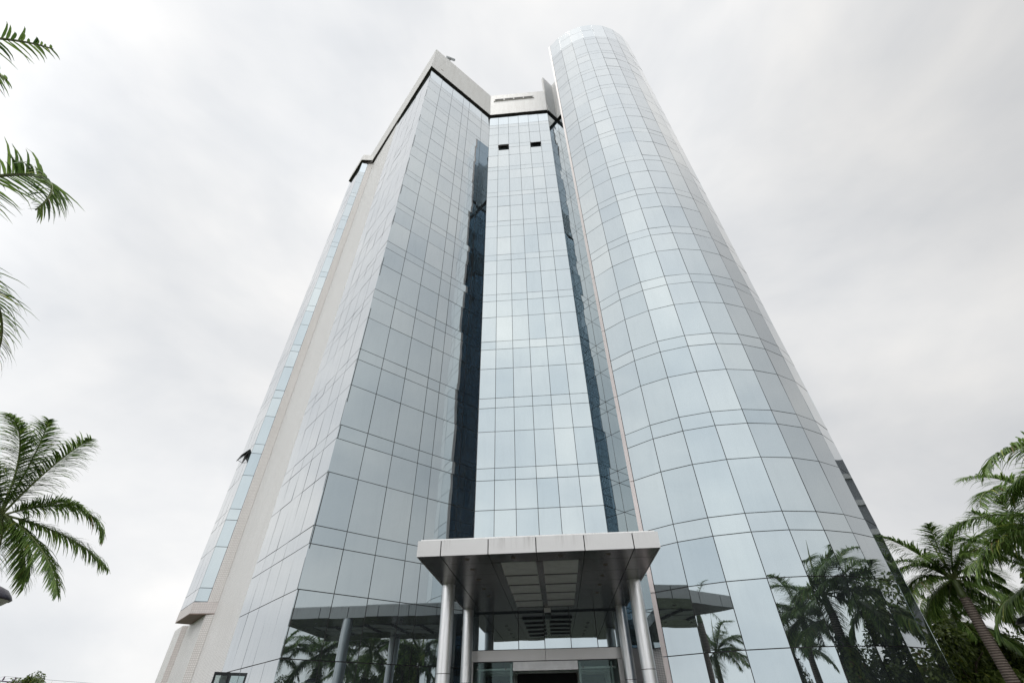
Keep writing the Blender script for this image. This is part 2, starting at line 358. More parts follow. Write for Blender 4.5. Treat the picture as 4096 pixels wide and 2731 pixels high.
def facade(label, a, b, cuts, nrm, rows, skip=()):
    wl_ = wall_slab('curtain_wall', label, a, b, nrm, rows[-1][1], rows[0][0])
    for ri, (hi, lo, k) in enumerate(rows):
        for ci in range(len(cuts)-1):
            if (ci, ri) in skip: continue
            m = G_PALE if k == 'top' else G_MAIN
            pane(a, b, cuts[ci], cuts[ci+1], lo, hi, nrm, wl_, m, 'spandrel_panel' if k == 'sp' else 'glass_pane')
    return wl_
LAB = (B-A).length
wAB = facade('left glass face running from the sharp corner in to the centre', A, B, [0, 1.17, 2.35, 3.54, 4.21, 5.65, LAB], nAB, rows_tower(-1.55))
rBC = rows_tower(1.95)
LBC = (C-B).length
vents = [(1, 4), (4, 4)]
wBC = facade('narrow centre glass face above the entrance', B, C, [0, .85, 1.80, 2.75, 3.70, 4.65, LBC], nBC, rBC, skip=vents)
rAG = rows_tower(-1.55)
wAG = facade('left flank glass seen at a glancing angle', A, Gp, [0, 1.22, 2.44, 3.66, 4.87, 6.09], nAG, rAG, skip=[(4, len(rAG)-1)])
wCD = facade('dark glass return of the alcove beside the drum', C, Dp, [0, 1.37], nCD, rows_tower(1.95))
wDE = facade('dark glass inner wall of the alcove', Dp, Ep, [0, 1.15, 2.345], nDE, rows_tower(1.95))
rM = rows_tower(4.5)
wLM = facade('slim vertical glass strip on the far left bay', Mp, Lp, [0, (Lp-Mp).length], nBC, rM)
iMN = [i for i, r_ in enumerate(rM) if abs(r_[0]-(z0-8*PF+SP)) < .01][0]
wMN = facade('outer glass flank of the far left bay', Mp, Np, [0, .85, 1.95, 3.1], nAG, rM, skip=[(1, iMN)])
# rounded drum
wall_d = []
rC = rows_cyl()
for i in range(14):
    a, b = V[i], V[i+1]; d = (b-a).normalized(); nn_ = Vector((d.y, -d.x))
    wl_ = wall_slab('curtain_wall', 'facet of the rounded drum', a, b, nn_, -1.55, zc+SP)
    for hi, lo, k in rC:
        pane(a, b, 0, (b-a).length, lo, hi, nn_, wl_, G_ROOF if k == 'roof' else G_MAIN, 'spandrel_panel' if k == 'sp' else 'glass_pane')
# roof rail and slender frame of the glass parapet on the drum
b_ = MB()
for i in range(14):
    for zz in (53.93, 52.41):
        a, b = V[i], V[i+1]; d = (b-a).normalized(); nn_ = Vector((d.y, -d.x)); q = [a-nn_*.02, b-nn_*.02, b-nn_*.08, a-nn_*.08]
        b_.prism([tuple(p) for p in q], Z(zz-.03), Z(zz+.03))
    b_.prism([tuple(p) for p in (a-nn_*.02-d*.02, a-nn_*.02+d*.02, a-nn_*.08+d*.02, a-nn_*.08-d*.02)], Z(zc+SP), Z(53.9))
b_.build('parapet_frame', mat('parapet_frame_metal', (.30, .31, .32), .4, .5), tower)
# return wall of the drum towards the alcove: dark glass
Ri = V[0]-(V[1]-V[0]).normalized()*0
b_ = MB(); e_ = (Ep-S0).normalized(); ne = Vector((-e_.y, e_.x))
b_.prism([tuple(p) for p in (S0+e_*.12, Ep, Ep-ne*.1, S0+e_*.12-ne*.1)], Z(-1.6), Z(53.9)); tag(b_.build('return_wall', G_DARKR, tower), 'dark return wall of the drum inside the alcove')
rR = rows_tower(-1.55); rl = (Ep-S0).length
wR = tag(wall_slab('curtain_wall', 'dark glass return of the drum inside the alcove', S0+e_*.12, Ep, ne, -1.55, H, .03, .006), None)
for hi, lo, k in rR:
    for s0_, s1_ in ((.12, .95), (.95, 1.8), (1.8, rl)): pane(S0, Ep, s0_, s1_, lo, hi, ne, wR, G_DARKR, 'return_pane'); 
for p in PANES:
    if p['kind'] == 'return_pane': p['v'] = [(v[0]+ne.x*.055, v[1]+ne.y*.055, v[2]) for v in p['v']]
# pinkish strip with its joints
dd = (V[0]-S0).normalized(); ns = Vector((dd.y, -dd.x))
zz = [53.93, 52.41, zc+SP]
for n in range(13): zz += [zc-PC*n-SH if n % 1 == 0 else 0]
zz += [3.13, 1.407, -1.6]; zz = sorted(set(zz), reverse=True)
stripm = mat('pinkish_grey_panel', (.56, .51, .50), .45, var=(.8, .1))
for hi, lo in zip(zz[:-1], zz[1:]):
    b_ = MB(); b_.prism([tuple(p) for p in (S0, V[0]-dd*.012, V[0]-dd*.012-ns*.14, S0-ns*.14)], Z(lo+.01), Z(hi-.01)); b_.build('edge_panel', stripm, tower)

# grey clad panels low in the alcove
for s0, s1, zl, zh in ((.0, 1.36, .95, 1.94), (.0, 1.36, -1.58, .93)):
    b_ = MB(); a, b = C+dCD*s0, C+dCD*s1; b_.prism([tuple(p) for p in (a, b, b-nCD*.05, a-nCD*.05)], Z(zl), Z(zh)); b_.build('base_panel', mat('grey_clad_panel', (.30, .29, .29), .4, .3) if 'grey_clad_panel' not in MATS else MATS['grey_clad_panel'], tower)

# --- panes: the 300 largest of each kind as objects, the rest joined
ORD = {}
for kind in ('glass_pane', 'spandrel_panel', 'return_pane'):
    ps = sorted([p for p in PANES if p['kind'] == kind], key=lambda p: -p['area'])
    for p in ps[:296]:
        mesh_obj(kind, p['v'], p['f'], p['m'], p['wall'], tint=[p['t']]*6)
    for m in (G_MAIN, G_PALE, G_ROOF, G_DARKR):
        s = MB()
        for p in ps[296:]:
            if p['m'] is m: s.add(p['v'], p['f'], p['t'])
        if s.v: tag(s.build(kind, m, tower, tinted=True), kind='stuff')

# --- vent lights standing open
def vent(a, b, s0, s1, zl, zh, nrm, wall, ang, label=None):
    d = (b-a).normalized(); hinge = zh-.02; h = zh-zl-.03
    p0 = a+d*(s0+.02); p1 = a+d*(s1-.02)
    def pt(p, t, o): return (*(p+nrm*(sin(ang)*h*t+cos(ang)*o)), Z(hinge-cos(ang)*h*t+sin(ang)*o))
    s = MB(); s.box8([pt(p0, 1, .0), pt(p1, 1, .0), pt(p1, 1, .03), pt(p0, 1, .03), pt(p0, 0, .0), pt(p1, 0, .0), pt(p1, 0, .03), pt(p0, 0, .03)])
    o = s.build('vent_window', BLACKP, wall); 
    if label: tag(o, label)
    s = MB(); k = .05
    q0, q1 = p0+d*k, p1-d*k
    s.box8([pt(q0, .93, .03), pt(q1, .93, .03), pt(q1, .93, .036), pt(q0, .93, .036), pt(q0, .07, .03), pt(q1, .07, .03), pt(q1, .07, .036), pt(q0, .07, .036)])
    g = MB(); g.v = s.v; g.f = s.f; g.t = s.t; g.build('vent_pane', G_MAIN, wall, tinted=True)
    s = MB()                                # stay arms and the black frame of the opening
    for p in (p0+d*.03, p1-d*.03): s.tube([(*(p-nrm*.03), Z(zl+.08)), pt(p, .85, 0)], .012, 6)
    s.build('stay_arm', BLACKP, wall)
hh, ll, _ = rBC[4]
vent(B, C, .85, 1.80, ll, hh, nBC, wBC, radians(24), 'top-hung vent light standing open')
vent(B, C, 3.70, 4.65, ll, hh, nBC, wBC, radians(20), 'top-hung vent light standing open')
hh, ll, _ = rM[iMN]
vent(Mp, Np, .85, 1.95, ll, hh, nAG, wMN, radians(34), 'vent window pushed wide open on the flank')
# casement leaf open at ground level on the left flank
hb = A+dAG*4.87; tip = hb+Vector((-.60, -.80)).normalized()*.52
s = MB(); d_ = (tip-hb).normalized(); n_ = Vector((-d_.y, d_.x))
def leafbox(s0, s1, zl, zh, t=.03): 
    a, b = hb+d_*s0, hb+d_*s1; s.prism([tuple(p) for p in (a-n_*t/2, b-n_*t/2, b+n_*t/2, a+n_*t/2)], Z(zl), Z(zh))
leafbox(0, .07, -1.5, 1.40); leafbox(.45, .52, -1.5, 1.40); leafbox(.07, .45, 1.31, 1.40); leafbox(.07, .45, -1.5, -1.38)
cl = tag(s.build('casement_window', BLACKP, wAG), 'black framed casement standing open at right angles to the glass')
s = MB(); leafbox(.07, .45, -1.38, 1.31, .012); s.build('casement_pane', G_DOOR, wAG, tinted=True)

# ------------------------------------------------------------------ parapets and fascias
def ring(a, b, nrm, o0, o1, zl, zh, name, m, e0=0, e1_=0, label=None):
    d = (b-a).normalized(); a_ = a-d*e0; c_ = b+d*e1_
    s = MB(); s.prism([tuple(p) for p in (a_+nrm*o1, c_+nrm*o1, c_+nrm*o0, a_+nrm*o0)], Z(zl), Z(zh))
    o = s.build(name, m, tower, uvs=wuv(d)); 
    if label: tag(o, label)
    return o
# one continuous bent band, mitred at the corners
def offs(path, nrms, d):
    o = []
    for i, p in enumerate(path):
        if i == 0: o.append(p+nrms[0]*d)
        elif i == len(path)-1: o.append(p+nrms[-1]*d)
        else:
            na, nb = nrms[i-1], nrms[i]; M_ = Matrix(((na.x, na.y), (nb.x, nb.y)))
            o.append(p+M_.inverted() @ Vector((d, d)))
    return o
def band(name, path, nrms, o0, o1, zl, zh, m, label=None):
    P0, P1 = offs(path, nrms, o0), offs(path, nrms, o1); s = MB()
    for i in range(len(path)-1):
        s.prism([tuple(p) for p in (P0[i], P0[i+1], P1[i+1], P1[i])], Z(zl), Z(zh))
    nw = nrms
    def uv(v, n):
        k = (-n.y, n.x); return (v[0]*k[0]+v[1]*k[1], v[2]) if abs(n.z) < .5 else (v[0], v[1])
    o = s.build(name, m, tower, uvs=uv)
    if label: tag(o, label)
    return o
Tp = Kp+dAG*5.5
path = [Tp, A, B, C]; nr = [nAG, nAB, nBC]
band('fascia_band', path, nr, .17, -.4, 45.05, 46.06, TILEP, 'lower tiled fascia band over the dark slot')
band('parapet', path, nr, .09, -.35, 46.064, 49.63, TILEP, 'tall white tiled parapet')
band('shadow_gap', path, nr, -.30, -.5, 44.88, 45.045, BRONZE)
band('soffit_strip', path, nr, .15, -.38, 45.02, 45.046, BRONZE)
# fin beside the drum
pf = [C, Dp, Ep]; nf = [nCD, nDE]
band('fascia_band', pf, nf, .17, -.4, 45.05, 46.06, TILEP)
band('soffit_strip', pf, nf, .15, -.38, 45.02, 45.046, BRONZE)
band('fin_wall', [C+dCD*-.02, Dp, Ep+dDE*1.0], nf, .09, -.14, 46.064, 53.2, TILEP, 'tall tiled fin wall between parapet and drum')
# far bay coping
pl_ = [Kp+e1*.02, Mp, Np]; nl = [nBC, nAG]
pl_ = [Kp-e1*.0, Mp, Np]
band('fascia_band', pl_, nl, .17, -.35, 45.2, 46.22, TILEP, 'coping of the far left bay')
band('soffit_strip', pl_, nl, .15, -.33, 45.16, 45.196, BRONZE)
s = MB(); s.prism([tuple(p) for p in (Kp-n1*.15, Kp+n1*1.5, Np-nAG*1.5, Np-nAG*.2, Mp-nAG*.2)], Z(44.85), Z(45.15)); s.build('bay_cap', BRONZE, tower)
s = MB(); s.prism([tuple(p) for p in [Tp, Kp-nAG*.3, Gp-nAG*.3, A-nAG*.3-nAB*.3, B-nAB*.3+n1*.3, Ci+n1*.3, Di+n1*.5, back[1], back[0]]], Z(44.9), Z(45.0)); s.build('roof', ROOFM, tower)
s = MB(); s.prism([tuple(p) for p in V_in]+[(13.4, 24.0), (8, 24.0), (Ep.x+.14, Ep.y-.03)], Z(50.46), Z(50.52)); s.build('roof', ROOFM, tower)
# slot opening in the centre parapet, four bays with posts
def onBC(s_, o): return B+e1*s_+nBC*o
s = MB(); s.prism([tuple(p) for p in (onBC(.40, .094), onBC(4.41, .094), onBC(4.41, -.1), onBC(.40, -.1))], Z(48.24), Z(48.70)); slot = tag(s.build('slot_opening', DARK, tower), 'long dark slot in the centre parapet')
for i in range(5):
    c_ = .44+i*(3.93/4); s = MB(); s.prism([tuple(p) for p in (onBC(c_-.05, .12), onBC(c_+.05, .12), onBC(c_+.05, -.02), onBC(c_-.05, -.02))], Z(48.20), Z(48.74)); s.build('slot_post', TILEP, slot)
s = MB()
for zl in (48.30, 48.42, 48.54): s.prism([tuple(p) for p in (onBC(.45, .108), onBC(4.36, .108), onBC(4.36, .097), onBC(.45, .097))], Z(zl), Z(zl+.035))
s.build('slot_louvre', mat('grey_louvre', (.22, .22, .21), .6), slot)
s = MB(); s.prism([tuple(p) for p in (onBC(.36, .14), onBC(4.45, .14), onBC(4.45, .094), onBC(.36, .094))], Z(48.16), Z(48.20)); s.build('slot_sill', mat('weathered_sill', (.34, .31, .27), .8), slot)
# small weep vent on the band near the corner
s = MB(); a = A+dAB*.80+nAB*.174; b = A+dAB*1.0+nAB*.174; s.prism([tuple(p) for p in (a, b, b-nAB*.04, a-nAB*.04)], Z(45.97), Z(46.055)); s.build('weep_vent', mat('rusty_vent', (.12, .085, .05), .8), tower)

# ------------------------------------------------------------------ entrance recess
portal = wBC
def onw(s_, o): return B+e1*s_-n1*o
def bx(name, s0, s1, o0, o1, zl, zh, m, parent=tower, label=None):
    q = MB(); q.prism([tuple(p) for p in (onw(s0, o0), onw(s1, o0), onw(s1, o1), onw(s0, o1))], Z(zl), Z(zh)); o = q.build(name, m, parent)
    if label: tag(o, label)
    return o
PORT = mat('portal_panel', (.50, .49, .48), .38, .6, var=(1.5, .05))
pt0 = bx('entrance_portal', .10, 2.745, .07, -.3, 1.61, 1.935, PORT, label='grey metal lintel over the entrance doors')
bx('lintel_panel', 2.76, 5.56, .07, -.3, 1.61, 1.935, PORT, pt0)
bx('jamb_panel', 5.27, 5.56, .07, -.3, .98, 1.60, PORT, pt0); bx('jamb_panel', 5.27, 5.56, .07, -.3, -1.6, .965, PORT, pt0)
bx('jamb_panel', .03, .16, .07, -.3, -1.6, 1.60, PORT, pt0)
bx('door_header', 1.585, 3.865, .05, -.1, 1.33, 1.585, mat('header_panel', (.66, .66, .66), .4, .3), pt0, 'pale header panel over the sliding doors')
bx('frame_edge', .17, 5.26, .04, -.02, 1.588, 1.608, BLACKP, pt0)
for s0, s1 in ((.19, 1.57), (3.88, 5.24)):
    q = MB(); q.prism([tuple(p) for p in (onw(s0, .02), onw(s1, .02), onw(s1, .005), onw(s0, .005))], Z(-1.6), Z(1.58)); q.build('side_glass', G_DOOR, pt0, tinted=True)
# tubular steel bracing behind the side lights and across the lobby
def tub(name, pts, rd, m=STEEL, par=None):
    q = MB(); q.tube(pts, rd, 10); return q.build(name, m, par or pt0, smooth=True)
for dep in (-.16, -1.5, -2.6):
    for s_ in (.38, 1.50, 3.93, 5.05):
        p = onw(s_, dep); tub('steel_post', [(*p, 0), (*p, Z(1.55))], .04)
    for s0, s1 in ((.25, 1.56), (3.88, 5.2)):
        for z_ in ((1.385, .42) if dep == -.16 else (1.385, .9, .42)):
            tub('steel_rail', [(*onw(s0, dep), Z(z_)), (*onw(s1, dep), Z(z_))], .038)
tub('steel_rail', [(*onw(1.56, -1.5), Z(1.385)), (*onw(3.88, -1.5), Z(1.385))], .05)
for s_ in (.32, 1.32, 4.05, 5.07):
    q = MB(); c_ = onw(s_, .03)
    vs = [(c_.x+.03*cos(a)*cos(b2), c_.y+.03*sin(a)*cos(b2), Z(1.39)+.03*sin(b2)) for b2 in (-1.2, -.4, .4, 1.2) for a in [k*pi/4 for k in range(8)]]
    q.add(vs, [(i*8+j, i*8+(j+1) % 8, (i+1)*8+(j+1) % 8, (i+1)*8+j) for i in range(3) for j in range(8)]+[tuple(range(8))[::-1], tuple(range(24, 32))]); q.build('glass_fixing', CHROME, pt0, smooth=True)
bx('lobby_back_wall', .3, 5.1, -4.0, -4.2, -1.6, 1.6, mat('lobby_wall', (.06, .06, .06), .7), pt0)
bx('lobby_floor', .15, 5.25, -.05, -4.4, -1.58, -1.56, mat('lobby_floor_stone', (.12, .11, .10), .3), pt0)
bx('lobby_fascia', .4, 5.0, -2.9, -3.0, .55, .80, mat('lobby_fascia', (.45, .47, .46), .5), pt0)

# ------------------------------------------------------------------ canopy
canopy = empty('entrance_canopy', (.5, 15.2, 0), 'flat aluminium entrance canopy on four round columns in front of the doors', 'canopy')
F0 = Vector((-2.45, 11.93)); 
def cn(s_, t_): return F0+e1*s_+n1*t_
W_, T_ = 5.93, 7.62
ZS, ZT = 3.115, 3.485
def cbox(name, s0, s1, t0, t1, zl, zh, m, label=None, par=None):
    q = MB(); q.prism([tuple(p) for p in (cn(s0, t0), cn(s1, t0), cn(s1, t1), cn(s0, t1))], Z(zl), Z(zh)); o = q.build(name, m, par or canopy)
    if label: tag(o, label)
    return o
g = .013
cuts = [0, .59, 1.77, 2.95, 4.13, 5.31, W_]
cbox('canopy_core', .03, W_-.03, .03, T_-.02, ZS+.03, ZT-.01, FRAME)
for a, b in zip(cuts[:-1], cuts[1:]):
    cbox('fascia_panel', a+(g if a else 0), b-(g if b < W_ else 0), -.001, .028, ZS, ZT, FASC)
tc_ = [0, .83, 2.0, 3.16, 4.33, 5.5, 6.6, T_]
for a, b in zip(tc_[:-1], tc_[1:]):
    cbox('side_fascia_panel', 0, .028, max(a, .03)+g, b-g, ZS, ZT, FASC); cbox('side_fascia_panel', W_-.028, W_, max(a, .03)+g, b-g, ZS, ZT, FASC)
cbox('coping_strip', .06, W_-.06, .05, T_, ZT, ZT+.04, mat('white_coping', (.8, .8, .79), .5))
xs = [.03, .59, 1.77, 2.30, 3.63, 4.13, 5.31, W_-.03]
# soffit: plain panels at the sides, translucent light panels in the middle bay
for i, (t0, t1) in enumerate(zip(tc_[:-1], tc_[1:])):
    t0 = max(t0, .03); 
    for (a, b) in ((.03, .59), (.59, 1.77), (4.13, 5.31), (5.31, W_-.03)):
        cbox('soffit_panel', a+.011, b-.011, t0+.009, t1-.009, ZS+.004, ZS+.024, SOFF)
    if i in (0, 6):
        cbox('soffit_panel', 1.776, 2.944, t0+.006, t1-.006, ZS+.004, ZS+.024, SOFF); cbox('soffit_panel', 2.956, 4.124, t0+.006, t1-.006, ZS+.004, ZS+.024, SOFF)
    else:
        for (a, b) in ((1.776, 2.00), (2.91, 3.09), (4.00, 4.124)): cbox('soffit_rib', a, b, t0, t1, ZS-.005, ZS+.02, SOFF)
        for (a, b) in ((2.00, 2.91), (3.09, 4.00)):
            q = MB(); lo_, hi_ = ZS-.03, ZS+.02; p = [cn(a, t0+.05), cn(b, t0+.05), cn(b, t1-.05), cn(a, t1-.05)]
            q.box8([(*p[0], Z(ZS+.01)), (*p[1], Z(ZS+.01)), (*p[2], Z(ZS-.05)), (*p[3], Z(ZS-.05)), (*p[0], Z(ZS+.02)), (*p[1], Z(ZS+.02)), (*p[2], Z(ZS-.035)), (*p[3], Z(ZS-.035))])
            q.build('light_panel', FROST, canopy)
            cbox('panel_trim', a, b, t1-.045, t1+.045, ZS-.06, ZS+.0, BRONZE)
for s_, t_ in [(1.18, .42), (2.36, .42), (3.54, .42), (4.72, .42)]+[(1.18, t) for t in (1.41, 2.6, 3.75, 4.9)]+[(4.72, t) for t in (1.41, 2.6, 3.75, 4.9)]:
    q = MB(); c_ = cn(s_, t_); k = 16
    v = [(c_.x+r_*cos(2*pi*j/k), c_.y+r_*sin(2*pi*j/k), Z(zv)) for r_, zv in ((.062, ZS+.002), (.062, ZS-.008), (.042, ZS-.008), (.042, ZS+.003)) for j in range(k)]
    q.add(v, [(i*k+j, i*k+(j+1) % k, (i+1)*k+(j+1) % k, (i+1)*k+j) for i in range(3) for j in range(k)]+[tuple(range(3*k, 4*k))]); q.build('downlight', BULB, canopy)
q = MB(); c_ = cn(3.05, 7.15); q.box((c_.x, c_.y, Z(ZS-.14)), .24, .16, .13, e1); tag(q.build('ceiling_sensor', mat('white_plastic', (.7, .7, .68), .5), canopy), 'small white box sensor under the canopy')
for cx_, cy_ in ((-2.02, 15.05), (-1.78, 19.08), (3.46, 14.82), (3.76, 18.86)):
    prev = None
    zs_ = [0, .4, Z(.972), Z(.98), Z(ZS+.01)]
    q = MB(); q.tube([(cx_, cy_, 0), (cx_, cy_, Z(.970))], .190, 40, cap=False)
    c0 = q.build('column', ALU, canopy, smooth=False)
    q2 = MB(); q2.tube([(cx_, cy_, Z(.985)), (cx_, cy_, Z(ZS+.012))], .190, 40, cap=False); c1 = q2.build('column_sleeve', ALU, c0)
    q3 = MB(); q3.tube([(cx_, cy_, Z(.965)), (cx_, cy_, Z(.99))], .184, 40); q3.build('column_joint', FRAME, c0)
    for o in (c0, c1):
        me = o.data; me.polygons.foreach_set('use_smooth', [len(p.vertices) == 4 for p in me.polygons])

# roof camera
rc = empty('security_camera', (*(A+dAB*1.5-nAB*.1), Z(49.63)), 'small camera on a bracket standing on the parapet beside the sharp left corner', 'camera')
bp_ = Vector((*(A+dAB*1.5-nAB*.05), Z(49.63)))
q = MB(); q.tube([bp_, bp_+Vector((0, 0, .55))], .05, 8); q.build('bracket', BLACKP, rc)
q = MB(); q.tube([bp_+Vector((-.28, -.2, .75)), bp_+Vector((.38, .26, 1.35))], .13, 10); q.build('housing', mat('camera_housing', (.55, .57, .6), .4), rc)
q = MB(); q.tube([bp_+Vector((0, 0, .5)), bp_+Vector((.05, .03, .95))], .06, 8); q.build('swivel', BRONZE, rc)

# ------------------------------------------------------------------ ground
def plane(name, poly, z, m, **k):
    o = mesh_obj(name, [(x, y, z) for x, y in poly], [tuple(range(len(poly)))], m); tag(o, kind='structure', **k); return o
GR = mat('grass_ground', (.055, .075, .028), .95, bump=(6, .5), var=(.6, .3))
ASPH = mat('asphalt', (.052, .052, .054), .9, bump=(40, .4), var=(3, .15))
PAVE = mat('paving', (.12, .115, .108), .85, bump=(20, .3), var=(2, .12))
KERB = mat('kerb_concrete', (.34, .33, .31), .85)
plane('ground', [(-900, -900), (900, -900), (900, 900), (-900, 900)], -.012, GR)
def arc(cx, cy, r_, a0, a1, n): return [(cx+r_*cos(radians(a0+(a1-a0)*i/n)), cy+r_*sin(radians(a0+(a1-a0)*i/n))) for i in range(n+1)]
plane('driveway', [(-60, -14), (60, -14), (60, -2), (11, -2), (10.2, 6), (11, 12), (9, 12), (-6, 12), (-8, 6), (-6.2, -2), (-60, -2)], -.004, ASPH)
plane('forecourt_paving', [(-18, 11.9), (14.2, 11.9), (14.2, 24), (-18, 24)], .0, PAVE)
s = MB()
for a, b in (((11, -2), (10.2, 6)), ((10.2, 6), (11, 11.9)), ((-8, 6), (-6.2, -2)), ((-6, 11.9), (-8, 6)), ((11, -2), (60, -2)), ((-60, -2), (-6.2, -2))):
    a, b = Vector(a), Vector(b); d = (b-a).normalized(); n = Vector((-d.y, d.x)); s.prism([tuple(p) for p in (a-n*.07, b-n*.07, b+n*.07, a+n*.07)], -.1, .12)
tag(s.build('kerb', KERB), kind='structure')

# ------------------------------------------------------------------ palms
def leaf_mat(name, c1, c2, trans=.25, rough=.45):
    m = bpy.data.materials.new(name); m.use_nodes = True; t = m.node_tree; t.nodes.clear(); K = t.links.new
    o = t.nodes.new('ShaderNodeOutputMaterial'); p = t.nodes.new('ShaderNodeBsdfPrincipled'); p.inputs['Roughness'].default_value = rough
    at = t.nodes.new('ShaderNodeAttribute'); at.attribute_name = 'tint'
    mi = t.nodes.new('ShaderNodeValToRGB'); K(at.outputs['Fac'], mi.inputs[0]); cr = mi.color_ramp
    cr.elements[0].color = (*c1, 1); cr.elements[1].position = .80; cr.elements[1].color = (*c2, 1)
    e3 = cr.elements.new(.93); e3.color = (c2[0]*1.5, c2[1]*1.05, c2[2]*.8, 1); e4 = cr.elements.new(.985); e4.color = (.20, .13, .06, 1)
    K(mi.outputs[0], p.inputs['Base Color']); tr = t.nodes.new('ShaderNodeBsdfTranslucent'); K(mi.outputs[0], tr.inputs['Color'])
    ms = t.nodes.new('ShaderNodeMixShader'); ms.inputs[0].default_value = trans; K(p.outputs[0], ms.inputs[1]); K(tr.outputs[0], ms.inputs[2]); K(ms.outputs[0], o.inputs[0]); return m
FROND = leaf_mat('palm_leaf', (.045, .10, .024), (.25, .37, .09), .42, .38)
IVY = leaf_mat('ivy_leaf', (.030, .065, .012), (.22, .29, .055), .35, .45)
BUSH = leaf_mat('tree_leaf', (.028, .055, .012), (.20, .26, .05), .35, .5)
RACH = mat('frond_stalk', (.16, .19, .07), .5)
SHAFT = mat('crownshaft', (.13, .17, .06), .4)
def trunk_mat():
    m = bpy.data.materials.new('ringed_palm_trunk'); m.use_nodes = True; t = m.node_tree; b = t.nodes['Principled BSDF']; K = t.links.new
    c = t.nodes.new('ShaderNodeTexCoord'); wv = t.nodes.new('ShaderNodeTexWave'); wv.bands_direction = 'Z'; wv.inputs['Scale'].default_value = 4.2; wv.inputs['Distortion'].default_value = 1.6; wv.inputs['Detail'].default_value = 3
    K(c.outputs['Object'], wv.inputs['Vector']); r = t.nodes.new('ShaderNodeValToRGB'); K(wv.outputs['Fac'], r.inputs[0])
    r.color_ramp.elements[0].color = (.13, .10, .085, 1); r.color_ramp.elements[1].color = (.36, .29, .25, 1)
    K(r.outputs[0], b.inputs['Base Color']); b.inputs['Roughness'].default_value = .9
    bp = t.nodes.new('ShaderNodeBump'); bp.inputs['Strength'].default_value = .6; bp.inputs['Distance'].default_value = .03; K(wv.outputs['Fac'], bp.inputs['Height']); K(bp.outputs[0], b.inputs['Normal']); return m
TRUNK = trunk_mat()
def frond_mesh(length, elev, curl, seed, droop=.8, nl=110, llen=.70, wid=.046, plumose=.5):
    """one feather frond: arched rachis with two rows of hanging leaflets, root at the origin, growing along +x"""
    R = random.Random(seed); s = MB(); n = 22; pts = []; p = Vector((0, 0, 0)); th = elev; yaw = 0
    for i in range(n+1):
        pts.append(p.copy()); p = p+Vector((cos(th)*cos(yaw), cos(th)*sin(yaw), sin(th)))*(length/n)
        th -= curl/n*(.5+1.3*i/n); yaw += R.uniform(-.012, .016)
    s.tube(pts, [.030*(1-.85*i/n)+.004 for i in range(n+1)], 5, cap=False)
    fm = [1]*len(s.f); s.t = [.8]*len(s.f)
    for k in range(nl):
        u = .10+.90*(k+R.random()*.6)/nl; x = u*n; i = min(int(x), n-1); q = pts[i].lerp(pts[i+1], x-i)
        t = (pts[i+1]-pts[i]).normalized(); side0 = t.cross(Vector((0, 0, 1))).normalized(); up = side0.cross(t)
        for sg in (-1, 1):
            if R.random() < .07: continue
            ll_ = llen*(.45+.75*sin(pi*min(1, u*.85+.12)))*(1 if u < .9 else .75)*R.uniform(.68, 1.12)*(.45 if R.random() < .06 else 1)
            lift = R.uniform(-.25, .55)*plumose
            fwd = .35+.75*u+R.uniform(-.2, .22)
            d = (side0*sg+t*fwd+up*lift).normalized(); w_ = wid*R.uniform(.75, 1.2)
            seg = 4; c = q.copy(); ring_ = []; dr = droop*R.uniform(.45, 1.7)
            for j in range(seg+1):
                ax = d.cross(Vector((0, 0, 1)));
                ax = ax.normalized() if ax.length > 1e-3 else side0
                wd = w_*(1-(j/seg)**2.2*.92)*(.55 if j == 0 else 1)
                ring_.append((c-ax*wd/2, c+ax*wd/2))
                c = c+d*(ll_/seg); d = (d+Vector((0, 0, -1))*dr*(.16+.22*j/seg)*1.6).normalized()
            v = [a for pr in ring_ for a in pr]; tt = min(1, max(0, R.gauss(.42, .22)))
            s.add(v, [(2*j, 2*j+1, 2*j+3, 2*j+2) for j in range(seg)], tt); fm += [0]*seg
    me = bpy.data.meshes.new('frond'); me.from_pydata([tuple(v) for v in s.v], [], s.f); me.materials.append(FROND); me.materials.append(RACH)
    me.polygons.foreach_set('material_index', fm); a = me.attributes.new('tint', 'FLOAT', 'FACE'); a.data.foreach_set('value', s.t); me.update(); return me
FR = {'up': [frond_mesh(2.7, radians(70), 1.25, 1, .55), frond_mesh(2.8, radians(60), 1.3, 2, .6)],
      'mid': [frond_mesh(3.0, radians(38), 1.3, 3, .75), frond_mesh(2.9, radians(28), 1.2, 4, .8), frond_mesh(3.1, radians(45), 1.6, 5, .75)],
      'low': [frond_mesh(2.8, radians(8), 1.2, 6, 1.0), frond_mesh(2.7, radians(-8), 1.1, 7, 1.0), frond_mesh(2.6, radians(-25), .9, 8, 1.0)]}
def add_frond(parent, me, z, yaw, sc=1.0, tilt=0.0, loc=None):
    o = bpy.data.objects.new('frond', me); COL.objects.link(o); o.parent = parent
    o.location = loc if loc else (0.06*cos(yaw), .06*sin(yaw), z); o.rotation_euler = (tilt, 0, yaw); o.scale = (sc, sc, sc); return o
IVM = {}
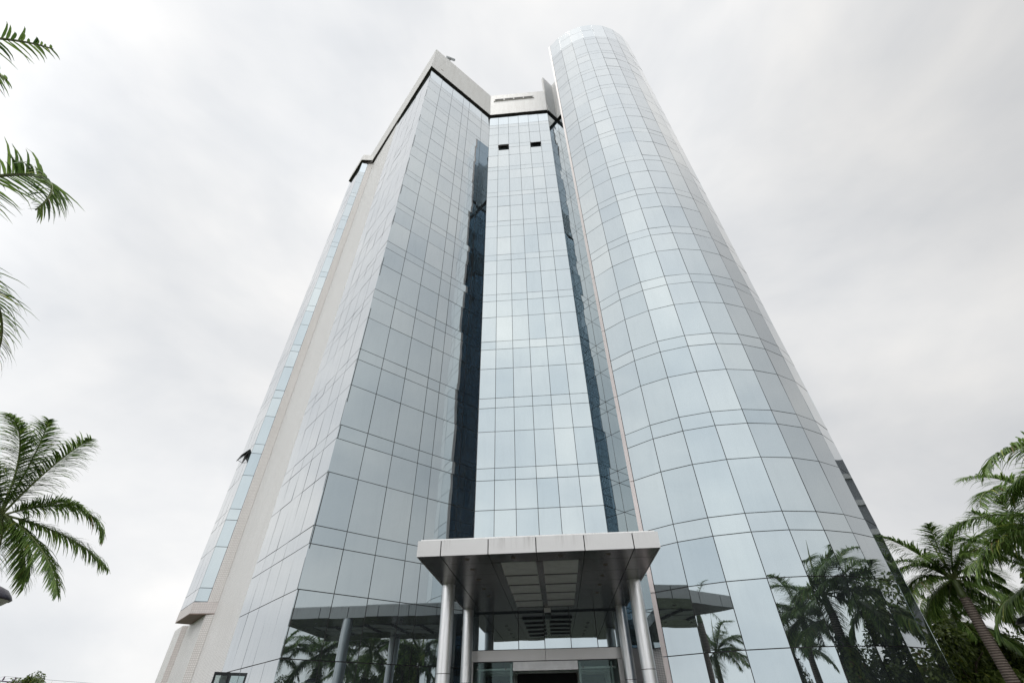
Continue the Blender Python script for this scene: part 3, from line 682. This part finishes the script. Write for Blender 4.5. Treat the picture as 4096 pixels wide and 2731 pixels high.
def ivy_mesh(h, r0_, n, seed, droop=True, lw=.055, name='ivy'):
    R = random.Random(seed); s = MB()
    for i in range(n):
        z = h*R.random()**.95; a = R.uniform(0, 2*pi); bulge = r0_*(.75+.35*sin(z*2.3+seed)+.25*sin(a*3+z*1.7+seed)); r_ = bulge*R.uniform(.35, 1.08)
        c = Vector((r_*cos(a), r_*sin(a), z)); o_ = Vector((cos(a), sin(a), R.uniform(-.9, .3))).normalized()
        down = Vector((R.uniform(-.5, .5), R.uniform(-.5, .5), -1)).normalized(); t = down.cross(o_)
        if t.length < .1: continue
        t.normalize(); L_ = R.uniform(.07, .17); w_ = lw*R.uniform(.6, 1.2)
        s.add([c, c+t*w_+down*L_*.4, c+down*L_+o_*.03, c-t*w_+down*L_*.4], [(0, 1, 2, 3)], min(1, max(0, R.gauss(.35+.25*sin(a*2+z), .25))))
    me = bpy.data.meshes.new(name); me.from_pydata([tuple(v) for v in s.v], [], s.f); me.materials.append(IVY)
    a = me.attributes.new('tint', 'FLOAT', 'FACE'); a.data.foreach_set('value', s.t); me.update(); return me
IV = [ivy_mesh(4.4, .50, 5200, 1), ivy_mesh(4.0, .62, 6000, 2)]
TM = {}
def trunk_mesh(h, r_):
    k = (round(h, 1), r_)
    if k in TM: return TM[k]
    s = MB(); n = 14
    s.tube([(.03*sin(i*.5), .02*cos(i*.4), h*i/n) for i in range(n+1)], [r_*(1.22-.30*(i/n)+.10*sin(pi*min(1, 1.6*i/n))) for i in range(n+1)], 14)
    me = bpy.data.meshes.new('trunk'); me.from_pydata([tuple(v) for v in s.v], [], s.f); me.materials.append(TRUNK); me.polygons.foreach_set('use_smooth', [True]*len(me.polygons)); TM[k] = me; return me
sm = MB(); sm.tube([(0, 0, 0), (0, 0, .15), (0, 0, .5), (0, 0, .85), (0, 0, 1.05)], [.155, .165, .13, .09, .05], 12)
SHM = bpy.data.meshes.new('crownshaft'); SHM.from_pydata([tuple(v) for v in sm.v], [], sm.f); SHM.materials.append(SHAFT); SHM.polygons.foreach_set('use_smooth', [True]*len(SHM.polygons))
sm = MB(); sm.tube([(0, 0, 0), (.04, .02, .8), (.12, .05, 1.5), (.2, .1, 2.0)], [.045, .04, .022, .004], 6)
SPM = bpy.data.meshes.new('spear_leaf'); SPM.from_pydata([tuple(v) for v in sm.v], [], sm.f); SPM.materials.append(mat('young_spear', (.24, .27, .05), .5))
def palm(x, y, h, label, group, seed, ivy=None, nf=17, sc=1.0, yaw0=None, tr=.17, spear=True, plan=None, fronds=None, ll=.70, dens=38, wd=.042):
    R = random.Random(seed); p = empty('palm_tree', (x, y, 0), label, 'palm tree', group)
    th = h-.9*sc
    def child(name, me, loc=(0, 0, 0), rot=(0, 0, 0), s_=1):
        o = bpy.data.objects.new(name, me); COL.objects.link(o); o.parent = p; o.location = loc; o.rotation_euler = rot; o.scale = (s_,)*3; return o
    child('trunk', trunk_mesh(th, tr)); child('crownshaft', SHM, (0, 0, th-.03), s_=sc)
    if ivy is not None: child('ivy', IV[ivy], (0, 0, 0), (0, 0, R.uniform(0, 6)), min(1.0, th/4.3))
    a = R.uniform(0, 6.28) if yaw0 is None else yaw0
    if fronds:
        for j, (yw, el, cu, ln) in enumerate(fronds):
            me = frond_mesh(ln, el, cu, seed*40+j, .8, int(dens*ln), ll*min(1, .55+ln*.17), wd); add_frond(p, me, h-.12*sc, yw, 1.0, 0)
    plan = plan if plan is not None else (['up']*3+['mid']*(nf//2)+['low']*(nf-3-nf//2))
    for i, k in enumerate(plan):
        add_frond(p, R.choice(FR[k]), h-.18*sc+(.1 if k == 'up' else 0), a+i*2.39996+R.uniform(-.2, .2), sc*R.uniform(.88, 1.12), R.uniform(-.25, .25))
    if spear: child('spear_leaf', SPM, (0, 0, h-.1), (0, 0, R.uniform(0, 6)), sc)
    return p
GRR = 'palms right of the glass drum'
palm(16.8, 19.42, 5.65, 'palm with bare ringed trunk and green crownshaft right of the glass drum', GRR, 11, fronds=[(3.07, 0.99, 0.58, 2.43), (-2.18, 1.06, 0.64, 2.32), (-0.61, 1.11, 2.10, 2.21), (2.14, 0.47, 1.80, 2.19), (-0.13, 0.11, 1.50, 2.42), (-1.81, 0.81, 0.53, 2.56), (0.77, -0.14, 0.95, 2.23), (-0.75, 0.94, 0.75, 2.40), (1.66, -0.32, 0.51, 2.07), (3.08, 0.71, 1.49, 2.14), (0.05, 0.55, 1.37, 2.31)], plan=['mid', 'low', 'low', 'mid', 'low', 'low', 'mid', 'low', 'low', 'low'], sc=.85, dens=52, wd=.052, ll=.74)
palm(15.9, 15.0, 4.7, 'palm at the right edge, trunk out of frame, fronds arching over its neighbour', GRR, 12, fronds=[(2.77, 1.02, 0.86, 2.21), (-3.11, 1.43, 0.82, 2.30), (-2.31, 1.44, 0.55, 2.39), (0.98, 0.24, 1.44, 2.30), (-0.66, 0.90, 0.60, 2.54), (-0.06, 0.56, 1.38, 2.47), (1.79, -0.10, 0.65, 2.10), (-1.61, 0.81, 0.51, 2.61), (-1.88, -0.45, 2.36, 2.22), (1.58, -0.32, 0.94, 1.91)], plan=['mid', 'low', 'low', 'mid', 'low', 'low', 'low'], sc=.85, dens=52, wd=.052, ll=.74)
palm(19.6, 24.2, 4.9, 'ivy clad palm behind the ringed trunk, low between it and the glass drum', GRR, 14, ivy=1, nf=20, sc=.95)
RP = [(14.6, 12.2, 5.4, 0, 21, 'ivy clad palm by the drive nearest the glass drum, mirrored in its right facets'),
      (13.7, 9.2, 5.6, 1, 22, 'thickly ivy clad palm halfway along the drive, mirrored low in the drum'),
      (12.9, 6.2, 5.3, 0, 23, 'ivy clad palm by the drive, mirrored under the canopy in the left glass face'),
      (12.2, 3.2, 5.2, None, 24, 'bare trunked palm by the drive, mirrored in the left glass face'),
      (11.6, .4, 5.6, None, 25, 'bare trunked palm beside the drive, right of the camera'),
      (12.6, -7.5, 5.3, 0, 26, 'ivy clad palm behind the camera on the right'),
      (-11, -3.2, 5.4, None, 27, 'palm behind the camera on the left, mirrored low in the first drum facets'),
      (24, 3, 5.5, 1, 28, 'far ivy clad palm right of the drive')]
for (x, y, h, iv, sd_, lb) in RP: palm(x, y, h, lb, 'palms lining the drive', sd_, ivy=iv, nf=20)
palm(-14.35, 12.62, 6.3, 'full crowned palm at the lower left edge with fronds spread against the sky', 'palms left of the tower', 31, fronds=[(-1.30, 1.27, 1.25, 3.15), (-0.33, 1.10, 0.71, 2.80), (0.66, 0.62, 1.70, 2.74), (0.89, -0.07, 0.53, 3.08), (1.49, -0.42, 0.69, 2.39), (-1.31, 0.65, 0.68, 2.46), (-0.96, -0.41, 1.90, 2.03), (1.88, -0.57, 0.91, 1.97), (-1.02, 1.41, 1.01, 2.86), (0.19, -0.46, 0.51, 3.09)], plan=['mid', 'low', 'mid', 'low'], sc=.8, spear=False, dens=44)
palm(-7.80, 3.1, 6.45, 'near palm at the left edge, its two drooping frond tips halfway up the photo', 'palms left of the tower', 33, plan=[], spear=False, ll=.54, dens=28, wd=.038,
     fronds=[(.01, 1.05, 2.55, 2.97), (1.70, .64, 2.0, 3.17)]+[(a, b, 1.5, 2.8) for a, b in ((2.3, .3), (2.9, .9), (3.5, .2), (4.1, .8), (4.6, .1), (2.7, -.3), (3.3, 1.3), (3.9, -.3), (4.4, 1.2))])
palm(-7.42, 1.62, 6.95, 'near palm above the left edge, only its highest frond tips show at the top left', 'palms left of the tower', 34, plan=[], spear=False, ll=.40, dens=17, wd=.032,
     fronds=[(.15, 1.28, 1.45, 2.39), (.07, .45, 1.06, 2.24)]+[(a, b, 1.5, 2.7) for a, b in ((2.5, .4), (3.0, 1.0), (3.6, .1), (4.2, .7), (4.7, .2), (3.2, -.4), (3.9, 1.2))])

# ------------------------------------------------------------------ leafy trees behind the palms
def crown_mesh(seed, rx, h, n, lw=.05, ll=.2):
    R = random.Random(seed); s = MB(); cl = [(Vector((R.gauss(0, rx*.45), R.gauss(0, rx*.45), h*(.25+.75*R.random()))), R.uniform(.35, .75)) for _ in range(26)]
    for i in range(n):
        c0, cr = R.choice(cl); d = Vector((R.gauss(0, 1), R.gauss(0, 1), R.gauss(0, 1))).normalized(); c = c0+Vector((d.x, d.y, d.z*1.2))*cr*R.uniform(.55, 1.05)
        dn = (d*.6+Vector((R.uniform(-.6, .6), R.uniform(-.6, .6), -R.uniform(.2, 1.1)))).normalized(); t = dn.cross(Vector((R.gauss(0, 1), R.gauss(0, 1), .4))).normalized()
        L_ = ll*R.uniform(.6, 1.3); w_ = lw*R.uniform(.6, 1.3)
        s.add([c, c+t*w_+dn*L_*.45, c+dn*L_, c-t*w_+dn*L_*.45], [(0, 1, 2, 3)], min(1, max(0, R.gauss(.25+.3*(cr*3 % 1), .2))))
    me = bpy.data.meshes.new('crown'); me.from_pydata([tuple(v) for v in s.v], [], s.f); me.materials.append(BUSH)
    a = me.attributes.new('tint', 'FLOAT', 'FACE'); a.data.foreach_set('value', s.t); me.update(); return me
CR = [crown_mesh(5, 1.3, 4.4, 16000), crown_mesh(6, 1.5, 4.0, 16000), crown_mesh(9, 1.0, 3.2, 9000, .035, .28)]
BARK = mat('bark', (.09, .07, .05), .9, bump=(18, .6))
def tree(x, y, cr, label, sc=1, rz=0, base=.6, group='leafy trees behind the palms'):
    t = empty('leafy_tree', (x, y, 0), label, 'tree', group)
    s = MB(); s.tube([(0, 0, 0), (.05, .03, 1.4*sc), (.1, -.05, 2.6*sc), (.02, .1, 3.6*sc)], [.17*sc, .13*sc, .08*sc, .03], 8)
    for k in range(5):
        a = k*1.3; s.tube([(.06, 0, (1+.4*k)*sc), (.5*cos(a)*sc, .5*sin(a)*sc, (1.6+.45*k)*sc), (1.0*cos(a)*sc, 1.0*sin(a)*sc, (2.0+.45*k)*sc)], [.06*sc, .04*sc, .015], 6)
    me = bpy.data.meshes.new('trunk'); me.from_pydata([tuple(v) for v in s.v], [], s.f); me.materials.append(BARK)
    for nm, m_, lz in (('trunk', me, 0), ('crown', CR[cr], base*sc)):
        o = bpy.data.objects.new(nm, m_); COL.objects.link(o); o.parent = t; o.location = (0, 0, lz); o.scale = (sc, sc, sc); o.rotation_euler = (0, 0, rz)
    return t
tree(18.2, 22.9, 0, 'dense dark leafy tree filling the gap between drum and ringed palm trunk', .95, 0, .2)
tree(20.6, 24.0, 1, 'leafy tree directly behind the ringed palm trunk', .95, 1.3, .2)
tree(22.6, 22.3, 2, 'looser feathery tree right of the ringed trunk with sky above it', 1.12, 2.0, .2)
tree(20.3, 20.3, 2, 'low dark shrubby tree in the bottom right corner', .8, 4.0, .0)
tree(21.5, 17.5, 0, 'tall leafy tree just outside the right edge, mirrored in the last drum facets', 1.3, 1)
tree(20.5, 13.2, 1, 'broad leafy tree outside the right edge, mirrored in the drum', 1.3, 2.2)
tree(19.5, 9.6, 0, 'leafy tree right of the ivy clad palms, mirrored in the drum', 1.15, 4)
tree(25, 20.5, 1, 'tall tree far right of the lamp, mirrored in the drum edge', 1.5, 5)
tree(16.5, 8.5, 0, 'leafy tree behind the drive palms, mirrored in the drum', .8, 3)
tree(17, 2, 1, 'leafy tree beyond the bare trunked palms, mirrored in the glass', .8, 5)
tree(9, -24, 1, 'leafy tree behind the camera beside the low building', .9, 1)
tree(-16, -20, 0, 'leafy tree far behind the camera on the left', 1, 2)

# ------------------------------------------------------------------ lamps
LAMPM = mat('lamp_housing', (.05, .045, .06), .35, .3); LENS = mat('lamp_lens', (.55, .53, .48), .3); POLE = mat('lamp_pole', (.10, .10, .11), .5, .4)
def lamp(x, y, h, label):
    t = empty('street_lamp', (x, y, 0), label, 'street lamp', 'round headed lamps around the forecourt'); W_0 = Vector((x, y, 0))
    q = MB(); q.tube([(x, y, 0), (x, y, .5), (x, y, h-.05)], [.07, .05, .04], 10); q.build('pole', POLE, t, smooth=True)
    k = 24; prof = [(.03, .20), (.16, .19), (.28, .14), (.36, .06), (.40, .0), (.38, -.02)]
    q = MB(); q.add([(x+r_*cos(2*pi*j/k), y+r_*sin(2*pi*j/k), h+zz_) for r_, zz_ in prof for j in range(k)], [(i*k+j, (i+1)*k+j, (i+1)*k+(j+1) % k, i*k+(j+1) % k) for i in range(len(prof)-1) for j in range(k)]+[tuple(range(k))]); q.build('lamp_head', LAMPM, t, smooth=True)
    prof = [(.37, -.015), (.30, -.08), (.16, -.12), (.02, -.13)]
    q = MB(); q.add([(x+r_*cos(2*pi*j/k), y+r_*sin(2*pi*j/k), h+zz_) for r_, zz_ in prof for j in range(k)], [(i*k+j, (i+1)*k+j, (i+1)*k+(j+1) % k, i*k+(j+1) % k) for i in range(len(prof)-1) for j in range(k)]); q.build('lens', LENS, t, smooth=True)
lamp(-16.1, 15.1, 4.55, 'dark round lamp head cut by the left edge below the palm crown')
lamp(16.1, 16.7, 3.70, 'dark round lamp head at the right edge below the palm fronds')
lamp(11.8, 6.6, 3.6, 'round headed lamp right of the canopy, mirrored in the left glass')
lamp(-9.5, 9.0, 3.4, 'round headed lamp left of the canopy')

# ------------------------------------------------------------------ far things at lower left
t = empty('utility_pole', (-66, 73.2, 0), 'distant wooden utility pole with a tilted crossarm at the bottom left', 'utility pole')
px, py = -66, 73.2; hz = 6.45
WOOD = mat('grey_wood', (.16, .13, .11), .9); INS = mat('insulator', (.10, .06, .10), .4)
q = MB(); q.tube([(px, py, 0), (px, py, hz)], [.16, .12], 8); q.build('post', WOOD, t)
ca = Vector((1.35, .8, -.10)); cb = Vector((px, py, hz-.1))
q = MB(); q.tube([cb-ca, cb+ca], .07, 6); arm = q.build('crossarm', mat('crossarm_steel', (.14, .11, .17), .6), t)
for k in (-.75, 0, .85):
    c_ = cb+ca*k; q = MB(); q.tube([c_, c_+Vector((0, 0, .22)), c_+Vector((0, 0, .5))], [.03, .10, .06], 6); q.build('insulator', INS, t)
for k in (-.75, 0, .85):
    c_ = cb+ca*k+Vector((0, 0, .5)); q = MB(); e_ = Vector((30, 75, .5)); q.tube([c_+e_*f+Vector((0, 0, -3*f*(1-f))) for f in (0, .2, .4, .6, .8, 1)], .012, 4, cap=False)
    q.tube([c_+Vector((-45, 20, 0))*f+Vector((0, 0, -3*f*(1-f))) for f in (0, .25, .5, .75, 1)], .012, 4, cap=False); q.build('wire', POLE, t)
palm(-46, 55, 3.75, 'far palm top just showing at the bottom left, beside the pole', 'far palms at the lower left', 41, nf=12, sc=.8)
palm(-52, 68.8, 5.6, 'far palm top at the bottom left, right of the other palm tip', 'far palms at the lower left', 42, nf=12, sc=.8) if False else None
tree(-51.5, 59, 0, 'far rounded tree top beside the utility pole at the bottom left', 1.1, 0, .6, 'far trees at the lower left')
tree(-44.5, 62, 1, 'far tree tip at the bottom left nearest the tower', .98, 0, .6, 'far trees at the lower left')

# ------------------------------------------------------------------ low buildings behind the camera (seen in the mirror glass)
def low_building(x0, x1, y0, y1, h, label, walls):
    t = empty('low_building', ((x0+x1)/2, (y0+y1)/2, 0), label, 'building')
    q = MB(); q.prism([(x0, y0), (x1, y0), (x1, y1), (x0, y1)], 0, h); q.build('wall', walls, t)
    q = MB(); q.prism([(x0-.8, y0-.8), (x1+.8, y0-.8), (x1+.8, y1+.8), (x0-.8, y1+.8)], h, h+.45); q.build('roof', BRONZE, t)
    n = int((x1-x0)/3); 
    for i in range(n):
        xa = x0+(i+.5)*(x1-x0)/n
        q = MB(); q.prism([(xa-.7, y1), (xa+.7, y1), (xa+.7, y1+.06), (xa-.7, y1+.06)], 1.0, 2.4); f = q.build('window', BLACKP, t)
        q = MB(); q.prism([(xa-.62, y1+.05), (xa+.62, y1+.05), (xa+.62, y1+.075), (xa-.62, y1+.075)], 1.08, 2.32); q.build('pane', G_DARKR, f, tinted=True)
low_building(10, 34, -44, -34, 3.6, 'long low building with a dark flat roof behind the camera', mat('render_wall', (.5, .48, .44), .8))
low_building(-30, -8, -52, -42, 3.2, 'low pale building behind the camera on the left', MATS['render_wall'])

# tall neighbour to the right, outside the frame: its floors show in the right edge of the drum
t = empty('neighbour_building', (58, 30, 0), 'dark banded office block far to the right, mirrored along the edge of the drum', 'building')
q = MB(); q.prism([(50, 21), (66, 21), (66, 38.4), (50, 38.4)], 0, 24.5); q.build('wall', mat('dark_block_wall', (.12, .13, .145), .6), t)
for i in range(8):
    q = MB(); q.prism([(49.8, 20.8), (66.2, 20.8), (66.2, 38.6), (49.8, 38.6)], 1.2+i*3.0, 1.75+i*3.0); q.build('floor_band', mat('band_concrete', (.34, .35, .36), .8) if i == 0 else MATS['band_concrete'], t)
